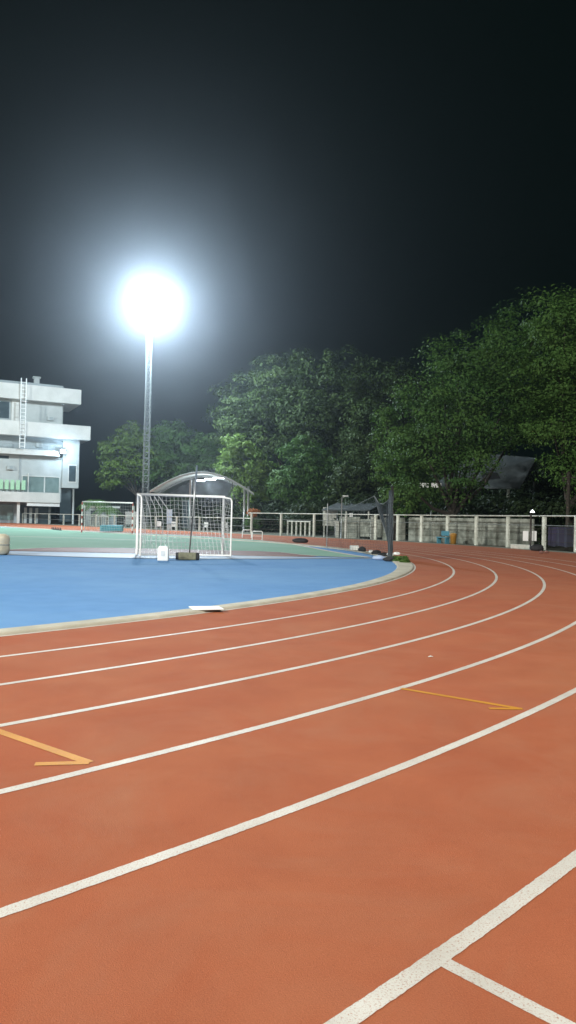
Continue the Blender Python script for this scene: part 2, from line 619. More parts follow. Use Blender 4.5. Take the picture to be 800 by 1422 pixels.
# concrete boundary wall behind the fence
w0 = empty('boundary_wall', fpos(30, 1.5), 'stained grey concrete panel wall behind the white fence posts, right of the net pole', 'wall')
ds = list(np.arange(23.5, 41.0, 3.3))
for a, b in zip(ds[:-1], ds[1:]):
    p, q = fpos(a, 1.5), fpos(b - .05, 1.5)
    e = (q - p).normalized()
    c = (p + q) / 2
    for z, hh in ((.48, .93), (1.45, .97)):
        MB().box((c.x, c.y, z), ((q - p).length, .12, hh), ax=((e.x, e.y), (-e.y, e.x))).build('panel', M['wall'], w0, bevel=.02)
ds = list(np.arange(41.2, 50.5, 2.6))
w1 = empty('boundary_wall', fpos(45, 2.2), 'grey concrete panel wall left of the net pole, under the low shed roof', 'wall')
for i, (a, b) in enumerate(zip(ds[:-1], ds[1:])):
    p, q = fpos(a, 2.2), fpos(b - .12, 2.2)
    e = (q - p).normalized()
    c = (p + q) / 2
    MB().box((c.x, c.y, .95), ((q - p).length, .12, 1.9 - .35 * (i % 2)), ax=((e.x, e.y), (-e.y, e.x))).build('panel', M['wall'], w1, bevel=.02)

# navy banners on the fence, right
for i, (a, b, lab) in enumerate(((14.2, 16.0, 'purple and navy cloth banner tied to the fence at the right edge'), (16.3, 19.5, 'dark navy cloth banner tied to the fence right of the two white boards'))):
    p, q = fpos(a, .14), fpos(b, .14)
    e = (q - p).normalized()
    nn = Vector((-e.y, e.x, 0))
    m = MB()
    nseg = 14
    for j in range(nseg + 1):
        c = p.lerp(q, j / nseg) + nn * .05 * math.sin(j * 1.7 + i)
        m.v += [(c.x, c.y, .30 + .03 * math.sin(j)), (c.x, c.y, 1.45)]
        c = c + nn * .02
        m.v += [(c.x, c.y, .30 + .03 * math.sin(j)), (c.x, c.y, 1.45)]
    for j in range(nseg):
        k = 4 * j
        m.f += [(k, k + 4, k + 5, k + 1), (k + 2, k + 3, k + 7, k + 6), (k + 1, k + 5, k + 7, k + 3), (k, k + 2, k + 6, k + 4)]
    tag(m.build('banner', M['banner']), lab, 'banner')

# ------------------------------------------------------------------ front goal
gl = empty('football_goal', (-5.85, 28.9, 0), 'tall white five a side goal with net at the edge of the blue surface', 'goal')
FL, FR, RL, RR = Vector((-5.85, 28.9, .02)), Vector((-2.62, 30.1, .02)), Vector((-5.56, 28.1, .02)), Vector((-2.22, 29.2, .02))
up = Vector((0, 0, 1))
GH, GB = 2.36, 2.24
MB().tube([FL, FL + up * GH], .052, 10).build('post', M['white'], gl, True)
MB().tube([FR, FR + up * GH], .052, 10).build('post', M['white'], gl, True)
MB().tube([FL + up * (GH - .01) - (FR - FL).normalized() * .05, FR + up * (GH - .01) + (FR - FL).normalized() * .05], .052, 10).build('crossbar', M['white'], gl, True)
for a, b, nm in ((FL, RL, 'rear_frame'), (FR, RR, 'rear_frame')):
    c1 = a + up * (GH - .03)
    c2 = b + up * GB
    mid = c2.lerp(c1, .12) + up * .01
    MB().tube([c1, mid, c2 - up * .08, b], .032, 8).build(nm, M['white'], gl, True)
MB().tube([RL + up * .03, RR + up * .03], .028, 8).build('ground_bar', M['white'], gl, True)


def net_mesh(corner, nu, nv, r=.007):
    """strands of a net over corner(u, v)"""
    m = MB()
    for i in range(nu + 1):
        m.tube([corner(i / nu, j / 10) for j in range(11)], r, 3, False)
    for j in range(nv + 1):
        m.tube([corner(i / 12, j / nv) for i in range(13)], r, 3, False)
    return m


def back(u, v):
    a = FL.lerp(FR, u) + up * (GH - .05)
    b = RL.lerp(RR, u) + up * .06
    sag = math.sin(math.pi * v)
    p = a.lerp(b, v)
    inward = (FL - RL).normalized()
    return p + inward * (.18 * sag * (.6 + .4 * math.sin(u * 9))) - up * (.10 * math.sin(math.pi * min(v * 2, 1)) * abs(math.sin(u * 14)))


net_mesh(back, 22, 15).build('net', M['net'], gl)
for A, B, s in ((FL, RL, 1), (FR, RR, -1)):
    def side(u, v, A=A, B=B, s=s):
        top = (A + up * (GH - .05)).lerp(B + up * (GB - .1), u)
        bot = A.lerp(B, u) + up * .05
        p = top.lerp(bot, v)
        return p + (FR - FL).normalized() * s * .22 * math.sin(math.pi * v) * math.sin(math.pi * u)
    net_mesh(side, 6, 15).build('net', M['net'], gl)
# slack folds of net hanging from the bar near the left post
m = MB()
for kx in range(5):
    base_ = FL.lerp(FR, .03 + .05 * kx) + up * (GH - .06)
    m.tube([base_, base_ + Vector((.10 + .07 * kx, 0, -.5)), base_ + Vector((.22 + .06 * kx, -.1, -1.1)), base_ + Vector((.26 + .03 * kx, -.2, -1.9))], .012, 4, False)
m.build('net_fold', M['net'], gl)

# ------------------------------------------------------------------ far striped goal
g2 = empty('striped_goal', (-17.2, 62, 0), 'small far goal with red and white striped posts beyond the green court', 'goal')
A, B = Vector((-17.2, 62, 0.03)), Vector((-13.1, 62.6, 0.03))
H2 = 2.6


def striped(p, q, n, parent, name):
    root = MB().tube([p, q], .055, 8).build(name, M['white'], parent, True)
    for i in range(0, n, 2):
        a, b = p.lerp(q, (i + .1) / n), p.lerp(q, (i + .9) / n)
        MB().tube([a, b], .062, 8).build('stripe', M['red'], root)
    return root


striped(A, A + up * H2, 9, g2, 'post')
striped(B, B + up * H2, 9, g2, 'post')
MB().tube([A + up * H2, B + up * H2], .06, 8).build('crossbar', M['white'], g2, True)
dpt = Vector((-.1, 1.3, 0))
for p in (A, B):
    MB().tube([p + up * H2, p + up * 2.3 + dpt * .6, p + dpt], .03, 6).build('rear_frame', M['white'], g2, True)


def back2(u, v):
    a = A.lerp(B, u) + up * (H2 - .05)
    b = A.lerp(B, u) + dpt + up * .05
    return a.lerp(b, v) - up * .35 * math.sin(math.pi * v) * (.7 + .3 * math.sin(7 * u))


net_mesh(back2, 20, 12, .010).build('net', M['net'], g2)

mt = MB()
mt.box((-15.3, 64.6, .42), (1.9, 1.2, .55), rz=.15)
o = mt.build('landing_mat', M['teal'], bevel=.08)
tag(o, 'teal landing mat standing behind the striped goal', 'mat')

# ------------------------------------------------------------------ pole on a weighted base, boxes
pr = empty('net_pole', (-3.5, 26.15, 0), 'thin dark pole standing in an olive weighted base in front of the goal', 'pole')
MB().box((-3.5, 26.15, .145), (.62, .34, .25), rz=.05).build('base', M['olive'], pr, bevel=.03)
for sx in (-.36, .36):
    MB().tube([(-3.5 + sx - .045, 26.15, .14), (-3.5 + sx + .045, 26.15, .14)], .13, 14).build('wheel', M['black'], pr, True)
MB().tube([(-3.44, 26.15, .25), (-3.36, 26.2, 1.6)], .024, 8).build('pole', M['darksteel'], pr, True)
MB().tube([(-3.36, 26.2, 1.55), (-3.26, 26.25, 3.36)], .034, 8).build('upper_pole', M['steel'], pr, True)

bx = empty('white_box', (-4.22, 25.3, 0), 'white plastic box on the blue surface left of the pole base', 'box')
MB().box((-4.22, 25.3, .24), (.37, .36, .46), rz=.1).build('body', M['box'], bx, bevel=.035)
MB().box((-4.22, 25.3, .485), (.30, .28, .045), rz=.1).build('lid', M['box'], bx, bevel=.015)
MB().box((-4.205, 25.108, .27), (.12, .012, .16), rz=.1).build('faded_mark', M['faint'], bx)

# cream foam bundle at the left edge
cb = empty('foam_bundle', (-10.50, 26.7, 0), 'cream foam bundle strapped upright at the left edge of the blue surface', 'foam')
m = MB()
m.lathe((-10.50, 26.7, 0.02), [(.40, 0), (.47, .05), (.50, .2), (.47, .38), (.50, .55), (.46, .68), (.34, .74)], 22)
m.build('bundle', M['cream'], cb, True)
MB().lathe((-10.50, 26.7, .36), [(.487, 0), (.50, .01), (.50, .05), (.487, .06)], 22).build('strap', M['kerb'], cb, True)

# white board lying on the kerb
p = at(286, 850, 12.4)
bd = MB().box((-1.27, 11.85, .065), (.50, .40, .016), rz=.30).build('kerb_board', M['box'], bevel=.006)
tag(bd, 'flat white board lying across the pale kerb of the inner lane', 'board')

# little leaves on the track
leafspots = [(1.62, 8.25, .03, 'small pale dry leaf on the track above the right yellow arrow')]
for x, y, s, lab in leafspots:
    m = MB()
    m.add([(x - s, y, .018), (x, y - s * .45, .026), (x + s, y + s * .2, .02), (x, y + s * .5, .03), (x - s, y, .014), (x, y - s * .45, .022), (x + s, y + s * .2, .016), (x, y + s * .5, .026)],
          [(0, 1, 2, 3), (7, 6, 5, 4), (0, 4, 5, 1), (1, 5, 6, 2), (2, 6, 7, 3), (3, 7, 4, 0)])
    tag(m.build('dry_leaf' if s > .02 else 'paper_scrap', M['offwhite']), lab, 'leaf' if s > .02 else 'litter')

# ------------------------------------------------------------------ net pole and clutter at the tip of the infield
npole = empty('throwing_net', (4.05, 29.3, 0), 'grey throwing net gathered round a tall pole at the tip of the blue infield', 'net')
MB().tube([(4.05, 29.3, .02), (4.1, 29.32, 2.95)], .05, 10).build('pole', M['darksteel'], npole, True)
m = MB()
for k_ in range(9):
    a = k_ / 9 * 2 * math.pi
    pts = []
    for j in range(9):
        z = .12 + j * .33
        rr = .065 + .028 * math.sin(j * 1.3 + k_ * 2.1)
        pts.append((4.07 + rr * math.cos(a + .15 * j), 29.3 + rr * math.sin(a + .15 * j), z))
    m.tube(pts, .028, 5)
m.build('gathered_net', M['greynet'], npole, True)
# slack curtain of net strung to the leaning pole
LPb, LPt = at(541, 753, 31.5), at(520, 689, 31.5)
MB().tube([LPb, LPb.lerp(LPt, .5) + Vector((-.04, 0, 0)), LPt], .024, 6).build('leaning_pole', M['greypaint'], npole, True)
TP = Vector((4.1, 29.3, 2.55))
c_ = [LPt, LPt.lerp(TP, .25) - up * .28, LPt.lerp(TP, .5) - up * .34, LPt.lerp(TP, .75) - up * .22, TP]
MB().tube(c_, .016, 5).build('rope', M['greypaint'], npole, True)


def curtain(u, v):
    i = min(int(u * 4), 3)
    tp = c_[i].lerp(c_[i + 1], u * 4 - i)
    bt = LPb.lerp(Vector((4.0, 29.35, .15)), u)
    q = tp.lerp(bt, v)
    return q + Vector((0, .12 * math.sin(u * 17 + v * 2), 0))


net_mesh(curtain, 26, 30, .008).build('net_curtain', M['greynet'], npole)
L2 = at(455, 707, 40)
MB().tube([LPt, LPt.lerp(L2, .5) - up * .25, L2], .013, 5).build('rope', M['greypaint'], npole)


def curtain2(u, v):
    tp = LPt.lerp(L2, u) - up * (.25 * math.sin(math.pi * u))
    bt = Vector((LPb.x, LPb.y, .1)).lerp(Vector((L2.x, L2.y, .1)), u)
    return tp.lerp(bt, v) + Vector((.08 * math.sin(v * 5 + u * 20), 0, 0))


net_mesh(curtain2, 34, 18, .0045).build('net_curtain', M['greynet'], npole)
MB().tube([Vector((L2.x, L2.y, 0)), L2 + up * .3], .03, 6).build('pole', M['steel'], npole)


def lump(name, c, d, m, label, cat, seed, group=None):
    """a sagging bag: squashed, dented sphere resting on the ground"""
    rnd = random.Random(seed)
    mb = MB()
    n, k = 16, 9
    ph = [rnd.uniform(0, 6.28) for _ in range(6)]
    for j in range(k):
        t_ = math.pi * j / (k - 1)
        for i in range(n):
            a = 2 * math.pi * i / n
            rr = 1 + .12 * math.sin(3 * a + ph[0]) * math.sin(t_) + .09 * math.sin(5 * a + ph[1] + 2 * t_)
            z = math.cos(t_)
            z = max(z, -.75)
            mb.v.append((c[0] + d[0] / 2 * rr * math.sin(t_) ** .7 * math.cos(a), c[1] + d[1] / 2 * rr * math.sin(t_) ** .7 * math.sin(a), c[2] + d[2] * (.43 + .57 * z) * (1 + .1 * math.sin(2 * a + ph[2]))))
    for j in range(k - 1):
        for i in range(n):
            i2 = (i + 1) % n
            mb.f.append((j * n + i, (j + 1) * n + i, (j + 1) * n + i2, j * n + i2))
    return tag(mb.build(name, m, smooth=True), label, cat, group)


def gp(x, y):
    """ground point seen at (x, y)"""
    lo = at(x, y, 1)
    k_ = CAMH / (CAMH - lo.z)
    return Vector((lo.x * k_, k_, 0.02))


g_ = gp(492, 765)
cx_ = MB()
cx_.box((g_.x, g_.y, .16), (.42, .3, .24), rz=.2)
tag(cx_.build('cooler_box', M['box'], bevel=.03), 'white cooler box at the edge of the infield, left of the dark bags', 'box')
for i, (x, y, dx, dz, lab) in enumerate(((503, 767, .38, .26, 'dark bag right beside the white cooler box'), (515.5, 769, .25, .14, 'small pale pouch between the dark bags'),
                                         (523, 771, .45, .20, 'dark rolled bag, right of the small pale pouch'), (533, 774, .5, .18, 'dark flat bag just left of the gathered net pole'))):
    g_ = gp(x, y)
    lump('sports_bag', (g_.x, g_.y, .02), (dx, .3, dz), M['box'] if i == 1 else M['black'], lab, 'bag', 20 + i)
for i, (x, y, lab) in enumerate(((541, 776, 'white shoe at the foot of the net pole, left one'), (550, 775, 'white shoe at the foot of the net pole, right one'))):
    g_ = gp(x, y)
    lump('shoe', (g_.x, g_.y - .15, .14), (.28, .14, .12), M['box'], lab, 'shoe', 40 + i)
for i, (x, y, s, mm, lab) in enumerate(((542, 780, .55, 'black', 'dark sandbag under the white shoes at the net pole'), (556, 780, .4, 'olive', 'olive sandbag on the tip of the kerb'),
                                        (527, 778, .55, 'pale', 'pale blue folded sheet left of the net pole base'))):
    g_ = gp(x, y)
    lump('sandbag' if i < 2 else 'folded_sheet', (g_.x, g_.y, .02), (s, .32, .17), M[mm], lab, 'sandbag' if i < 2 else 'sheet', 50 + i)


# ------------------------------------------------------------------ leaves
def leaf_mesh(name, cen, nor, size, m, parent=None, droop=.25, base=(0, 0, 0)):
    """many small bent leaf blades: cen, nor arrays (N,3), size (N,)"""
    N = len(cen)
    nor = nor / (np.linalg.norm(nor, axis=1, keepdims=True) + 1e-9)
    r = rng.normal(size=(N, 3))
    u = np.cross(nor, r)
    u /= np.linalg.norm(u, axis=1, keepdims=True) + 1e-9
    w = np.cross(nor, u)
    s = size[:, None]
    a = cen - u * s
    b = cen + u * s * (1 + rng.random((N, 1)) * .3) - nor * s * droop
    c = cen + w * s * .5 + nor * s * .1
    d = cen - w * s * .5 + nor * s * .1
    vs = np.stack([a, c, b, d], 1).reshape(-1, 3) - np.array(base)
    me = bpy.data.meshes.new(name)
    me.vertices.add(4 * N)
    me.vertices.foreach_set('co', vs.astype(np.float32).ravel())
    me.loops.add(6 * N)
    me.polygons.add(2 * N)
    idx = np.arange(N)[:, None] * 4 + np.array([0, 1, 2, 0, 2, 3])[None]
    me.loops.foreach_set('vertex_index', idx.ravel().astype(np.int32))
    me.polygons.foreach_set('loop_start', np.arange(2 * N, dtype=np.int32) * 3)
    me.update(calc_edges=True)
    me.materials.append(m)
    o = bpy.data.objects.new(name, me)
    col.objects.link(o)
    if parent is not None:
        o.parent = parent
    return o


def crown_points(lobes, clump, per, leaf, density=1.0, fill=.35):
    """lobes (x,y,z,r[,squash]) -> leaf centres, normals, sizes: clumps on the lobes' shells, some inside"""
    C_, N_, S_ = [], [], []
    for lb in lobes:
        c = np.array(lb[:3])
        r = lb[3]
        sq = lb[4] if len(lb) > 4 else .85
        nc = int(max(8, density * 7.5 * (r / clump) ** 2))
        d = rng.normal(size=(nc, 3))
        d /= np.linalg.norm(d, axis=1, keepdims=True)
        rad = r * np.where(rng.random(nc) < fill, rng.uniform(.35, .85, nc), rng.uniform(.86, 1.10, nc))
        cc = c + d * rad[:, None] * np.array([1, 1, sq])
        cr = clump * rng.uniform(.55, 1.3, nc)
        for i in range(nc):
            k_ = int(per * rng.uniform(.6, 1.3))
            e = rng.normal(size=(k_, 3))
            e /= np.linalg.norm(e, axis=1, keepdims=True)
            q = cc[i] + e * (cr[i] * rng.random((k_, 1)) ** .45) * np.array([1.15, 1.15, .6])
            C_.append(q)
            N_.append(e * .8 + d[i] * .6 + np.array([0, 0, .55]) + rng.normal(size=(k_, 3)) * .35)
            S_.append(leaf * rng.uniform(.6, 1.35, k_))
    return np.concatenate(C_), np.concatenate(N_), np.concatenate(S_)


def tree(name, base, lobes_px, Y, m, label, cat='tree', clump=.9, per=42, leaf=.17, trunk_r=.3, group=None, density=1.0, depth=1.0, fill=.35):
    """tree whose crown lobes are (x, y, r in photo pixels, metres nearer/farther than Y)"""
    k_ = Y / F
    lobes = []
    for x, y, r, dy in lobes_px:
        p_ = at(x, y, Y + dy)
        lobes.append((p_.x, p_.y, p_.z, r * (Y + dy) / F))
    b = Vector((base[0], base[1], 0))
    root = empty(name, b, label, cat, group)
    C_, N_, S_ = crown_points(lobes, clump, per, leaf, density, fill)
    leaf_mesh('crown', C_, N_, S_, m, root, base=b)
    tm = MB()
    lowest = min(l_[2] - l_[3] * .3 for l_ in lobes)
    fork = Vector((b.x, b.y, max(1.2, min(lowest * .7, 5))))
    tm.tube([b, b.lerp(fork, .15), b.lerp(fork, .6) + Vector((.08, 0, 0)), fork], [trunk_r * 1.5, trunk_r * 1.05, trunk_r * .9, trunk_r * .85], 10)
    tr = tm.build('trunk', M['bark'], root, True)
    for l_ in lobes:
        bm_ = MB()
        e = Vector(l_[:3])
        mid = fork.lerp(e, .5) + Vector((random.uniform(-.4, .4), random.uniform(-.4, .4), -.1 * (e - fork).length))
        bm_.tube([fork - up * .15, mid, mid.lerp(e, .7), e], [trunk_r * .55, trunk_r * .35, trunk_r * .18, .03], 7)
        bm_.build('limb', M['bark'], tr, True)
    return root


gT = 'trees beyond the perimeter fence'
# right hand trees
tree('tree', (20.6, 54.5), [(802, 458, 58, 0), (775, 515, 55, -1), (835, 540, 65, 0), (765, 585, 45, -1), (820, 610, 50, -1), (850, 470, 55, 2), (785, 440, 50, 0), (790, 650, 34, 1), (830, 670, 36, 1)], 52, M['leaf_c'],
     'tall dense green tree at the right edge, the highest crown in the picture', clump=1.2, per=74, leaf=.125, trunk_r=.32)
tree('tree', (13.4, 60.5), [(742, 468, 58, 1), (690, 500, 62, 0), (636, 524, 56, -1), (598, 565, 48, -2), (700, 565, 60, -2), (640, 590, 50, -2), (745, 560, 60, 0), (590, 628, 42, -1), (612, 500, 26, 0), (640, 650, 34, -1), (715, 600, 34, 0), (668, 628, 30, -2), (572, 680, 24, -1), (640, 690, 20, 1)], 58, M['leaf_a'],
     'broad spreading green tree overhanging the sheet metal shelter roof', clump=1.25, per=74, leaf=.135, trunk_r=.38)
tree('young_tree', (8.9, 61.8), [(552, 605, 32, 0), (543, 650, 26, 0), (573, 655, 28, 1), (560, 690, 26, 0), (537, 580, 14, 0), (590, 690, 24, 1)], 60, M['leaf_c'],
     'slim light green tree behind the gathered throwing net', clump=.7, per=60, leaf=.12, trunk_r=.16)
# great dome in the middle
tree('rain_tree', (3.5, 112), [(345, 560, 48, 0), (398, 536, 52, 0), (465, 540, 58, 0), (528, 548, 56, 2), (578, 572, 50, 4), (322, 590, 30, -2), (430, 590, 60, -3), (505, 600, 60, -3), (575, 630, 52, 2), (365, 600, 45, -2), (620, 600, 60, 4)], 106, M['leaf_b'],
     'huge dark dome shaped tree in the middle distance', clump=1.7, per=80, leaf=.22, trunk_r=.7)
tree('young_tree', (-6.2, 94), [(330, 622, 22, 0), (345, 648, 26, 0), (322, 650, 20, 0), (352, 680, 28, 0), (368, 655, 18, 0)], 92, M['leaf_e'],
     'light green tree standing right behind the curved shelter', clump=.9, per=40, leaf=.20, trunk_r=.2)
tree('young_tree', (1.6, 88), [(418, 628, 24, 0), (430, 655, 32, 0), (405, 672, 30, 0), (455, 650, 26, 1), (440, 685, 30, 0)], 86, M['leaf_a'],
     'bushy green tree below the great dome, right of the light green one', clump=.9, per=42, leaf=.19, trunk_r=.22)
tree('young_tree', (8.0, 84), [(495, 655, 32, 0), (520, 670, 28, 0), (480, 685, 26, 0), (507, 620, 24, 2)], 82, M['leaf_b'],
     'dark bushy tree behind the low shed roof', clump=.9, per=42, leaf=.19, trunk_r=.22)
# left
tree('tree', (-24.5, 120), [(168, 632, 26, 0), (185, 606, 22, 0), (160, 660, 24, 0), (205, 640, 32, 2), (150, 625, 12, 0)], 118, M['leaf_e'],
     'hazy green tree between the white building and the floodlight tower', clump=1.1, per=40, leaf=.25, trunk_r=.3)
tree('tree', (-17, 122), [(240, 612, 32, 0), (268, 630, 34, 0), (225, 650, 34, 0), (290, 655, 32, 1), (255, 670, 32, 0), (296, 620, 22, 2)], 120, M['leaf_a'],
     'hazy green tree behind the curved shelter, right of the floodlight tower', clump=1.2, per=42, leaf=.26, trunk_r=.35)


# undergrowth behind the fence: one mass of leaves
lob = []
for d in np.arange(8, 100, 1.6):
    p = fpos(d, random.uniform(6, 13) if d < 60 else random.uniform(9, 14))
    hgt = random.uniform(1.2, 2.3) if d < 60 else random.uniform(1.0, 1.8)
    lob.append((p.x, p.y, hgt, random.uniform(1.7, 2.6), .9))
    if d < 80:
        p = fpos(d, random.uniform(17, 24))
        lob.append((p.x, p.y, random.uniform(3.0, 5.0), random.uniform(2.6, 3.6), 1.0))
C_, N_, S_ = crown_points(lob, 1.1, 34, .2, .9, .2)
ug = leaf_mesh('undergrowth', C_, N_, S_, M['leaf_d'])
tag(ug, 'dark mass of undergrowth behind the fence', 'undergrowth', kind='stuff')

# weeds at the tip of the infield
for i, (x, y, lab) in enumerate(((553, 781, 'small green weed clump on the kerb tip'), (562, 783, 'green weed clump right of the olive sandbag'))):
    g_ = gp(x, y)
    C_, N_, S_ = crown_points([(g_.x, g_.y, .12, .16)], .1, 26, .05, .8)
    C_[:, 2] = np.abs(C_[:, 2])
    o = leaf_mesh('weed', C_, N_, S_, M['leaf_c'])
    tag(o, lab, 'plant')


def fronds(name, base, h, n, L, m, label):
    root = empty(name, base, label, 'palm')
    b = Vector(base)
    MB().tube([b, b + up * h * .5 + Vector((.05, 0, 0)), b + up * h], [.14, .10, .08], 8).build('trunk', M['bark'], root, True)
    top = b + up * h
    for i in range(n):
        a = 2 * math.pi * i / n + random.uniform(-.2, .2)
        d = Vector((math.cos(a), math.sin(a), 0))
        lift = random.uniform(.3, .9)
        pts = [top + d * L * t_ + up * (L * lift * t_ - L * (.55 + lift * .8) * t_ * t_) for t_ in np.linspace(0, 1, 9)]
        mb = MB()
        sd = d.cross(up).normalized()
        for j in range(8):
            w_ = .32 * L * math.sin(math.pi * (j + .7) / 9)
            for sgn in (-1, 1):
                for q_ in range(2):
                    p0 = pts[j].lerp(pts[j + 1], q_ * .5)
                    p1 = pts[j].lerp(pts[j + 1], q_ * .5 + .35)
                    tip = p0.lerp(p1, 2.0) + sd * sgn * w_ - up * w_ * .35
                    mb.add([p0, p1, tip], [(0, 1, 2)])
        fr = mb.build('frond', m, root)
        MB().tube(pts, .02, 4).build('midrib', m, fr)


fronds('palm', (-27.0, 104, 0), 3.4, 11, 2.6, M['leaf_c'], 'small palm beyond the fence right of the white building')
fronds('palm', (-24.6, 101, 0), 2.4, 10, 2.2, M['leaf_c'], 'short palm just right of the taller palm by the white building')

# orange flowering bush right of the shelter
ob = empty('flowering_bush', at(353, 735, 82).xy.to_3d(), 'bush with orange flowers right of the curved shelter post', 'bush')
bl = ob.location
p1 = at(352, 712, 82)
C_, N_, S_ = crown_points([(p1.x, p1.y, p1.z, .5)], .3, 26, .14, .8)
leaf_mesh('flowers', C_, N_, S_, M['orange'], ob, base=bl)
C_, N_, S_ = crown_points([(p1.x + .1, p1.y + .2, 1.0, .95)], .5, 30, .14, .9)
leaf_mesh('foliage', C_, N_, S_, M['leaf_a'], ob, base=bl)
MB().tube([(p1.x, p1.y, 0), (p1.x, p1.y, p1.z)], .06, 6).build('stem', M['bark'], ob)

# ------------------------------------------------------------------ building
C0 = Vector((-33.8, 120.0, 0))
UL = Vector((-.893, -.45, 0)).normalized()
NO = Vector((.45, -.893, 0)).normalized()
bd_ = empty('white_building', C0, 'white three storey building with deep balcony slabs at the left edge', 'building')


def bbox(s0, s1, z0, z1, w0_, w1_):
    c = C0 + UL * (s0 + s1) / 2 + NO * (w0_ + w1_) / 2
    return MB().box((c.x, c.y, (z0 + z1) / 2), (abs(s1 - s0), abs(w1_ - w0_), z1 - z0), ax=((UL.x, UL.y), (NO.x, NO.y)))


def part(name, m, *a, parent=None, bevel=0):
    return bbox(*a).build(name, M[m], parent or bd_, bevel=bevel)


SL = 24
part('roof_slab', 'bslab', .4, SL, 19.2, 21.55, -9, 1.5, bevel=.04)
rf = part('roof', 'bgrey', 2.9, SL, 21.56, 22.2, -8, -.3)
part('roof_vent', 'bwall', 6.4, 7.2, 22.21, 23.3, -2.6, -1.8, parent=rf)
part('vent_cap', 'bwall', 6.2, 7.4, 23.31, 23.5, -2.8, -1.6, parent=rf)
part('wall', 'bwall', 2.9, SL, 15.8, 19.19, -9, 0)
for s0 in (10.9, 17.2):
    wn = part('window', 'bgrey', s0, s0 + 4.2, 16.1, 18.95, .01, .06)
    part('pane', 'glass', s0 + .15, s0 + 2.0, 16.25, 18.8, .065, .08, parent=wn)
    part('pane', 'glass', s0 + 2.15, s0 + 4.05, 16.25, 18.8, .065, .08, parent=wn)
part('pilaster', 'bslab', 9.6, 10.7, 15.8, 19.19, .01, .25)
part('balcony_slab', 'bslab', -1.15, SL, 13.55, 15.78, -9, 1.8, bevel=.04)
part('wall', 'bgrey', .3, SL, 11.55, 13.54, -9, 0)
part('balcony_slab', 'bslab', 3.45, SL, 10.7, 11.54, -9, 1.2, bevel=.03)
part('wall', 'bwall', 2.9, SL, 4.9, 10.69, -9, 0)
part('opening', 'glass', 10.9, SL, 10.0, 10.45, .01, .03)
st = part('stair_tower', 'bwall', .3, 2.88, 5.8, 13.53, -6, .6, bevel=.03)
wn = part('window', 'bslab', .65, 2.0, 6.65, 9.6, .61, .66, parent=st)
part('window_pane', 'glass', .8, 1.87, 6.85, 9.4, .665, .68, parent=st)
part('window_band', 'green_glass', 3.2, 8.9, 5.0, 7.4, .01, .05)
part('mullion', 'bslab', 7.9, 8.05, 4.9, 7.9, .06, .3)
part('mullion', 'bwall', 5.5, 5.6, 4.9, 7.4, .06, .12)
part('balcony_front', 'bslab', 3.3, SL, 3.3, 4.86, .3, 1.6, bevel=.03)
part('floor_slab', 'bgrey', 2.9, SL, 3.5, 4.85, -9, .29)
part('ground_floor_wall', 'bgrey', 4.2, SL, .02, 3.48, -9, -1.2)
part('opening_panel', 'glass', 4.6, 9.2, .02, 2.9, -1.19, -1.1)  # flat dark panel put where the ground floor is open
part('opening_panel', 'green_glass', 9.9, 13.5, .5, 2.9, -1.19, -1.1)  # greenish panel filling the next open bay
part('beam', 'white', 3.3, 8.2, 2.75, 3.28, .2, 1.4)
for s_ in (1.0,):
    p_ = C0 + UL * s_ + NO * .3
    MB().tube([p_, p_ + up * 5.79], .16, 10).build('column', M['bwall'], bd_, True)
for s_ in (9.4, 14.2, 19):
    part('column', 'bslab', s_ - .2, s_ + .2, .02, 3.29, .6, 1.0)
part('lobby_wall', 'glass', 1.1, 2.9, .4, 5.7, -4, -.6)
for s_ in (6.2, 7.1, 7.9):
    part('door_panel', 'bwall', s_, s_ + .42, .05, 2.5, -1.05, -.95)
# window frames, air conditioners, a downpipe and a railing
for s_ in (3.2, 5.45, 8.85):
    part('window_frame', 'bslab', s_ - .05, s_ + .05, 4.95, 7.45, .06, .12)
part('window_frame', 'bslab', 3.15, 8.9, 7.41, 7.52, .01, .14)
for s_, z_ in ((10.2, 8.3), (4.4, 16.4), (6.0, 12.1)):
    ac = part('air_conditioner', 'bwall', s_, s_ + .95, z_, z_ + .65, .01, .38, bevel=.03)
    part('fan_grille', 'bgrey', s_ + .12, s_ + .6, z_ + .1, z_ + .55, .385, .40, parent=ac)
for s_, z0_, z1_ in ((3.0, 15.82, 19.15), (9.3, 4.9, 10.6)):
    p_ = C0 + UL * s_ + NO * .12
    MB().tube([p_ + up * z0_, p_ + up * z1_], .06, 6).build('downpipe', M['bgrey'], bd_)
rl = MB()
for k_ in range(24):
    p_ = C0 + UL * (3.5 + k_ * .85) + NO * 1.1
    rl.tube([p_ + up * 11.55, p_ + up * 12.35], .03, 4)
rl.tube([C0 + UL * 3.5 + NO * 1.1 + up * 12.35, C0 + UL * 23 + NO * 1.1 + up * 12.35], .04, 5)
rl.build('railing', M['steel'], bd_)
# roof ladder
ld = MB()
for s_ in (8.85, 9.6):
    a, b = C0 + UL * s_ + NO * 1.95, C0 + UL * s_ + NO * 1.95
    ld.tube([a + up * 11.6, b + up * 22.4], .085, 6)
lo_ = ld.build('ladder', M['white'], bd_)
z = 11.9
while z < 22.2:
    a, b = C0 + UL * 8.85 + NO * 1.95, C0 + UL * 9.6 + NO * 1.95
    MB().tube([a + up * z, b + up * z], .07, 6).build('rung', M['white'], lo_)
    z += .58
# wall floodlight
p_ = C0 + UL * 3.06 + NO * 1.2 + up * 11.5
wl = MB().box((p_.x + NO.x * .35, p_.y + NO.y * .35, p_.z), (.85, .35, .70), ax=((UL.x, UL.y), (NO.x, NO.y))).build('wall_floodlight', M['darksteel'], bd_)
q_ = p_ + NO * .54
MB().box((q_.x, q_.y, q_.z), (.75, .02, .60), ax=((UL.x, UL.y), (NO.x, NO.y))).build('lens', M['spotlens'], wl)
